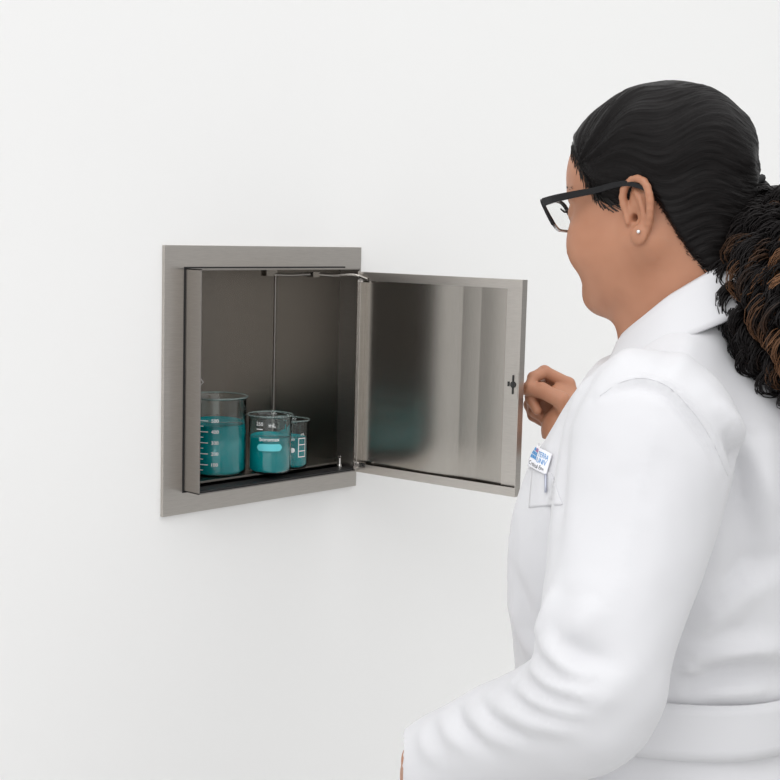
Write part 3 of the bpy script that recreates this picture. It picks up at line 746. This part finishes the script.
folds = [
    # sleeve: creases fanning from the crook of the elbow
    ([(556, 585), (548, 615), (537, 640)], .006, .010), ([(543, 632), (552, 652), (572, 672), (600, 680)], .007, .010), ([(560, 640), (585, 655), (612, 660)], -.005, .010),
    ([(528, 664), (555, 684), (600, 696)], .007, .009), ([(535, 655), (560, 676), (600, 688)], -.005, .007), ([(512, 684), (545, 704), (585, 712)], .006, .009),
    ([(520, 676), (550, 696), (590, 704)], -.005, .006), ([(490, 697), (525, 718), (570, 730)], .006, .010), ([(500, 690), (535, 711), (575, 721)], -.005, .007),
    ([(468, 706), (490, 730), (515, 742)], .005, .009), ([(478, 702), (503, 726), (530, 737)], -.004, .007), ([(440, 713), (452, 735), (470, 748)], .004, .008), ([(455, 708), (468, 732), (488, 745)], -.004, .008),
    ([(600, 600), (580, 625), (560, 640)], .004, .014), ([(640, 660), (610, 690), (575, 710)], .003, .014), ([(566, 500), (572, 560), (566, 600)], .002, .016),
    ([(420, 722), (425, 745), (440, 765)], .003, .010),
    # back: blousing over the belt
    ([(676, 668), (706, 655), (745, 650), (790, 652)], .010, .014), ([(672, 684), (710, 676), (760, 672), (800, 676)], -.010, .013), ([(678, 667), (692, 670), (706, 674)], .005, .005),
    ([(735, 480), (748, 530), (752, 590)], -.010, .022), ([(722, 425), (742, 470), (746, 510)], -.009, .012), ([(712, 395), (745, 450), (765, 505)], .006, .014), ([(770, 420), (766, 480), (772, 540)], .005, .016),
    ([(700, 640), (725, 605), (770, 580)], .008, .018), ([(705, 610), (745, 572), (790, 556)], -.007, .016), ([(690, 690), (730, 690), (775, 688)], .006, .010), ([(690, 655), (715, 640), (760, 632)], -.005, .012),
    # shoulder and chest
    ([(600, 392), (617, 384), (642, 378), (664, 384), (690, 406), (715, 440), (733, 474)], .0038, .0045), ([(594, 400), (614, 391), (641, 386), (661, 392), (685, 414), (708, 446), (724, 480)], -.0042, .006),
    ([(640, 330), (630, 350), (612, 370)], .003, .012), ([(690, 330), (684, 356), (664, 378)], .003, .012), ([(670, 350), (660, 370), (648, 380)], -.003, .008),
    ([(600, 360), (575, 400), (560, 440)], -.004, .014), ([(560, 420), (545, 470), (540, 520)], .003, .014), ([(566, 430), (562, 480), (560, 540)], -.004, .010),
    ([(512, 600), (525, 640), (540, 660)], .004, .012), ([(508, 560), (524, 600), (530, 640)], -.003, .012),
    ([(664, 390), (642, 480), (626, 560), (616, 615)], .0010, .0035),
]
kv = press(kv, kf, folds)
n_ = vnormals(kv, kf)
kv = kv + n_ * (.0018 * hashnoise(kv, 15, 8) + .0011 * hashnoise(kv, 26, 1) + .0005 * hashnoise(kv, 60, 4))[:, None]
coat = fast_mesh('lab_coat', L(kv), kf, coat_m, person)
ctree = BVHTree.FromPolygons([tuple(q) for q in kv], [tuple(q) for q in kf.tolist()])
def on_coat(px, py, lift=.0):
    o_ = Vector((0, 0, CAM[2])); d_ = (Vector(P(px, py, 1.0)) - o_).normalized(); h = ctree.ray_cast(o_, d_)
    if h[0] is None: return None
    return np.array(h[0]) + np.array(h[1]) * lift, np.array(h[1])
# stitched seams
ctree2 = ctree
def seam(pts, nm='seam'):
    ln = surf_line(pts, 40, ctree2)
    if len(ln) > 4: MB().tube(L(ln), .0005, 6).build(nm, coat_m, coat, True)
seam([(600, 396), (617, 384), (642, 378), (664, 384), (690, 408), (714, 444), (728, 476)])
# collar: folded leaf around the neck
ring_t = []; ring_b = []; ring_i = []
nC = 48
for k in range(nC + 1):
    a = -PI * .90 + 1.80 * PI * k / nC            # 0 = nape
    back = math.cos(a); side = math.sin(a); fr2 = (1 - back) / 2
    zt_ = 1.490 - .094 * fr2; zb_ = 1.446 - .092 * fr2
    ring_t.append(NCK(-back * .070 if back > 0 else -back * .054, side * .070, zt_)); ring_b.append(NCK(-back * .100 if back > 0 else -back * .072, side * .108, zb_))
    ring_i.append(NCK(-back * .062 if back > 0 else -back * .047, side * .062, zt_ - .030))
vv = []; rows = 7
for t_, b_, i_ in zip(ring_t, ring_b, ring_i):
    mid = (t_ + b_) / 2 + np.array([0, 0, .004])
    for q in spline(np.array([i_, t_ * .94 + i_ * .06, t_ + np.array([0, 0, .003]), mid, b_]), rows * 2): vv.append(q)
m_ = rows * 2; ff = [(i * m_ + j, i * m_ + j + 1, (i + 1) * m_ + j + 1, (i + 1) * m_ + j) for i in range(nC) for j in range(m_ - 1)]
co = link('collar', L(np.array(vv)), ff, coat_m, coat, True); md = co.modifiers.new('thick', 'SOLIDIFY'); md.thickness = .003; md.offset = 0
# chest pocket with a woven badge, sewn to the cloth
def patch(name, corners, nu, nv_, lift, m, parent):
    (a, b, c, d) = [np.array(q, float) for q in corners]; v = []; ok = True
    for j in range(nv_ + 1):
        for i in range(nu + 1):
            u, w = i / nu, j / nv_; q = (a * (1 - u) + b * u) * (1 - w) + (d * (1 - u) + c * u) * w
            h = None
            for k in range(30):
                h = h or on_coat(q[0] + k * .7, q[1], lift)
            v.append(h[0] if h else v[-1])
    v = relax(np.array(v), np.array([(j * (nu + 1) + i, j * (nu + 1) + i + 1, (j + 1) * (nu + 1) + i + 1, (j + 1) * (nu + 1) + i) for j in range(nv_) for i in range(nu)]), 1, .2)
    f = [(j * (nu + 1) + i, (j + 1) * (nu + 1) + i, (j + 1) * (nu + 1) + i + 1, j * (nu + 1) + i + 1) for j in range(nv_) for i in range(nu)]
    o = link(name, L(v), f, m, parent, True); md = o.modifiers.new('thick', 'SOLIDIFY'); md.thickness = .0012; md.offset = 0
    return o, v.reshape(nv_ + 1, nu + 1, 3)
patch('pocket', [(533, 466), (552, 473), (563, 505), (529, 508)], 14, 14, .0004, coat_m, coat)
bd_m = mat('badge_cloth', (.82, .82, .86), .7)
bd, bg_ = patch('badge', [(535.5, 445), (554, 455.5), (548, 476), (530.5, 467)], 16, 12, .0030, bd_m, coat); bd['label'] = 'white woven badge with blue letters'
def on_badge(v, f, name, m, u0, w0, su, sv):
    out = []
    for q in v:
        u = min(.98, max(.02, u0 + q[0] * su)) * 16; w = min(.98, max(.02, w0 - q[1] * sv)) * 12; i, j = min(15, int(u)), min(11, int(w)); a, b = u - i, w - j
        p = (bg_[j, i] * (1 - a) + bg_[j, i + 1] * a) * (1 - b) + (bg_[j + 1, i] * (1 - a) + bg_[j + 1, i + 1] * a) * b
        n = np.cross(bg_[j, i + 1] - bg_[j, i], bg_[j + 1, i] - bg_[j, i]); n /= np.linalg.norm(n); c = np.array([0, 0, CAM[2]]) - p; n *= np.sign(n @ c)
        out.append(p + n * .0011)
    link(name, L(np.array(out)), f, m, bd)
blue_t = mat('blue_thread', (.06, .27, .58), .6); red_t = mat('red_thread', (.65, .04, .08), .6); black_t = mat('black_thread', (.015, .015, .02), .6)
sq = MB()
for i in range(3):
    for j in range(3): sq.box((i * .11, -j * .17, 0), (i * .11 + .09, -j * .17 - .14, 0))
on_badge(sq.v, [f for k, f in enumerate(sq.f) if k % 6 == 0], 'badge_emblem', blue_t, .06, .12, 1, 1)
on_badge([(0, 0), (.09, 0), (.09, -.14), (0, -.14)], [(0, 1, 2, 3)], 'badge_dot', red_t, .29, .10, 1, 1)
for txt, u0, w0, wd_, ht_, m_, nm in (('TERRA', .42, .38, .50, .24, blue_t, 'badge_lettering'), ('UNIV', .42, .66, .46, .24, blue_t, 'badge_lettering'), ('Critical Env.', .06, .90, .80, .17, black_t, 'badge_script')):
    v, f = text_mesh(txt, 1.0); v[:, 0] -= v[:, 0].min(); v[:, 0] *= wd_ / v[:, 0].max(); v[:, 1] *= ht_ / .73; on_badge(v, f, nm, m_, u0, w0, 1, 1)
pen = MB(); pp = [on_coat(547.6, y_, .0032) for y_ in (475, 481, 487, 493)]
pen.tube([L(q[0]) for q in pp if q], .0013, 8); pen.build('pen_clip', mat('grey_metal_clip', (.45, .47, .55), .35, .6), coat, True)
# half belt across the back
bt = []; nb = 40; brad = []
for k in range(nb + 1):
    a = math.radians(-125 + 250 * k / nb); brow_ = []
    for zb in np.linspace(1.010, 1.064, 6):
        f_, k_, w_ = (np.interp(zb, lev[:, 0], lev[:, i]) for i in (1, 2, 3)); p = 2.3
        cu, su = math.cos(a), math.sin(a); A = k_ if cu > 0 else f_
        rr2 = 1 / ((abs(cu) / A)**p + (abs(su) / w_)**p)**(1 / p) + .0075
        o_ = Vector(TT(-cu * (rr2 + .02), su * (rr2 + .02), zb)); d_ = Vector(TT(0, 0, zb)) - o_; h = ctree.ray_cast(o_, d_.normalized(), .06)
        if h[0] is not None: rr2 = min(rr2, rr2 + .02 - h[3] + .0035)
        brow_.append(rr2)
    brad.append(brow_)
brad = np.array(brad); base_r = brad.copy()
for _ in range(3): brad[1:-1] = (brad[:-2] + brad[1:-1] + brad[2:]) / 3
brad = np.maximum(brad, base_r) * .5 + np.maximum(brad, base_r).mean(1, keepdims=True) * .5
for k in range(nb + 1):
    a = math.radians(-125 + 250 * k / nb); cu, su = math.cos(a), math.sin(a)
    for j, zb in enumerate(np.linspace(1.010, 1.064, 6)): bt.append(TT(-cu * brad[k, j], su * brad[k, j], zb - .004 * math.cos(a * 2)))
bf_ = [(i * 6 + j, i * 6 + j + 1, (i + 1) * 6 + j + 1, (i + 1) * 6 + j) for i in range(nb) for j in range(5)]
be = link('belt', L(np.array(bt)), bf_, coat_m, coat, True); md = be.modifiers.new('thick', 'SOLIDIFY'); md.thickness = .004; md.offset = 1

# --- trousers and shoes (below the picture)
ftz = Field((.05, 1.15, .03), (.60, 1.80, .80), .008)
for s in (-1, 1): ftz.chain([TT(0, s * .09, .76), TT(.01, s * .09, .50), TT(-.01, s * .095, .09)], [.10, .08, .062], .02)
tv, tf = ftz.nets(); fast_mesh('trousers', L(tv), tf, mat('dark_trouser_cloth', (.03, .03, .035), .8), person)
shoe_m = mat('black_shoe_leather', (.02, .02, .02), .4)
for s in (-1, 1):
    fsz = Field(TT(.05, s * .095, 0) - .2, TT(.05, s * .095, 0) + .2, .005)
    fsz.cone(TT(-.05, s * .095, .038), TT(.15, s * .11, .032), .037, .031, .02); fsz.cone(TT(-.03, s * .095, .05), TT(-.02, s * .095, .10), .045, .045, .02)
    def fn(x, y, z): return z + 0 * x + 0 * y
    fsz.v = np.maximum(fsz.v, .001 - fsz.ax[2][None, None, :])
    sv, sf = fsz.nets(); fast_mesh('shoe', L(sv), sf, shoe_m, person)

# ================================================================== light
wd = bpy.data.worlds.new('world'); bpy.context.scene.world = wd; wd.use_nodes = True
bg = wd.node_tree.nodes['Background']; bg.inputs[1].default_value = 1.0
nt = wd.node_tree; N = nt.nodes; tcw = N.new('ShaderNodeTexCoord'); dt = N.new('ShaderNodeVectorMath'); dt.operation = 'DOT_PRODUCT'
dv_ = Vector((-.50, -.15, .85)).normalized(); dt.inputs[1].default_value = dv_
rp = N.new('ShaderNodeMapRange'); rp.inputs[1].default_value = -1; rp.inputs[2].default_value = 1; rp.inputs[3].default_value = .10; rp.inputs[4].default_value = 1.50; rp.interpolation_type = 'SMOOTHSTEP'
nt.links.new(tcw.outputs['Generated'], dt.inputs[0]); nt.links.new(dt.outputs['Value'], rp.inputs[0]); nt.links.new(rp.outputs[0], bg.inputs[0])
def area(name, loc, target, sx_, sy_, power):
    l = bpy.data.lights.new(name, 'AREA'); l.shape = 'RECTANGLE'; l.size = sx_; l.size_y = sy_; l.energy = power
    o = bpy.data.objects.new(name, l); C.objects.link(o); o.location = loc
    o.rotation_euler = (Vector(target) - Vector(loc)).to_track_quat('-Z', 'Y').to_euler(); return o
area('softbox', (-3.2, -1.6, 4.4), (.2, -.4, 1.2), 2.4, 2.0, 45)
area('ceiling_softbox', (.6, -1.6, 4.2), (.6, -1.3, 0), 3.4, 2.4, 14)
vs_ = bpy.context.scene.view_settings
vs_.view_transform = 'Standard'; vs_.look = 'None'; vs_.gamma = 1; vs_.use_curve_mapping = False; vs_.exposure = -0.07
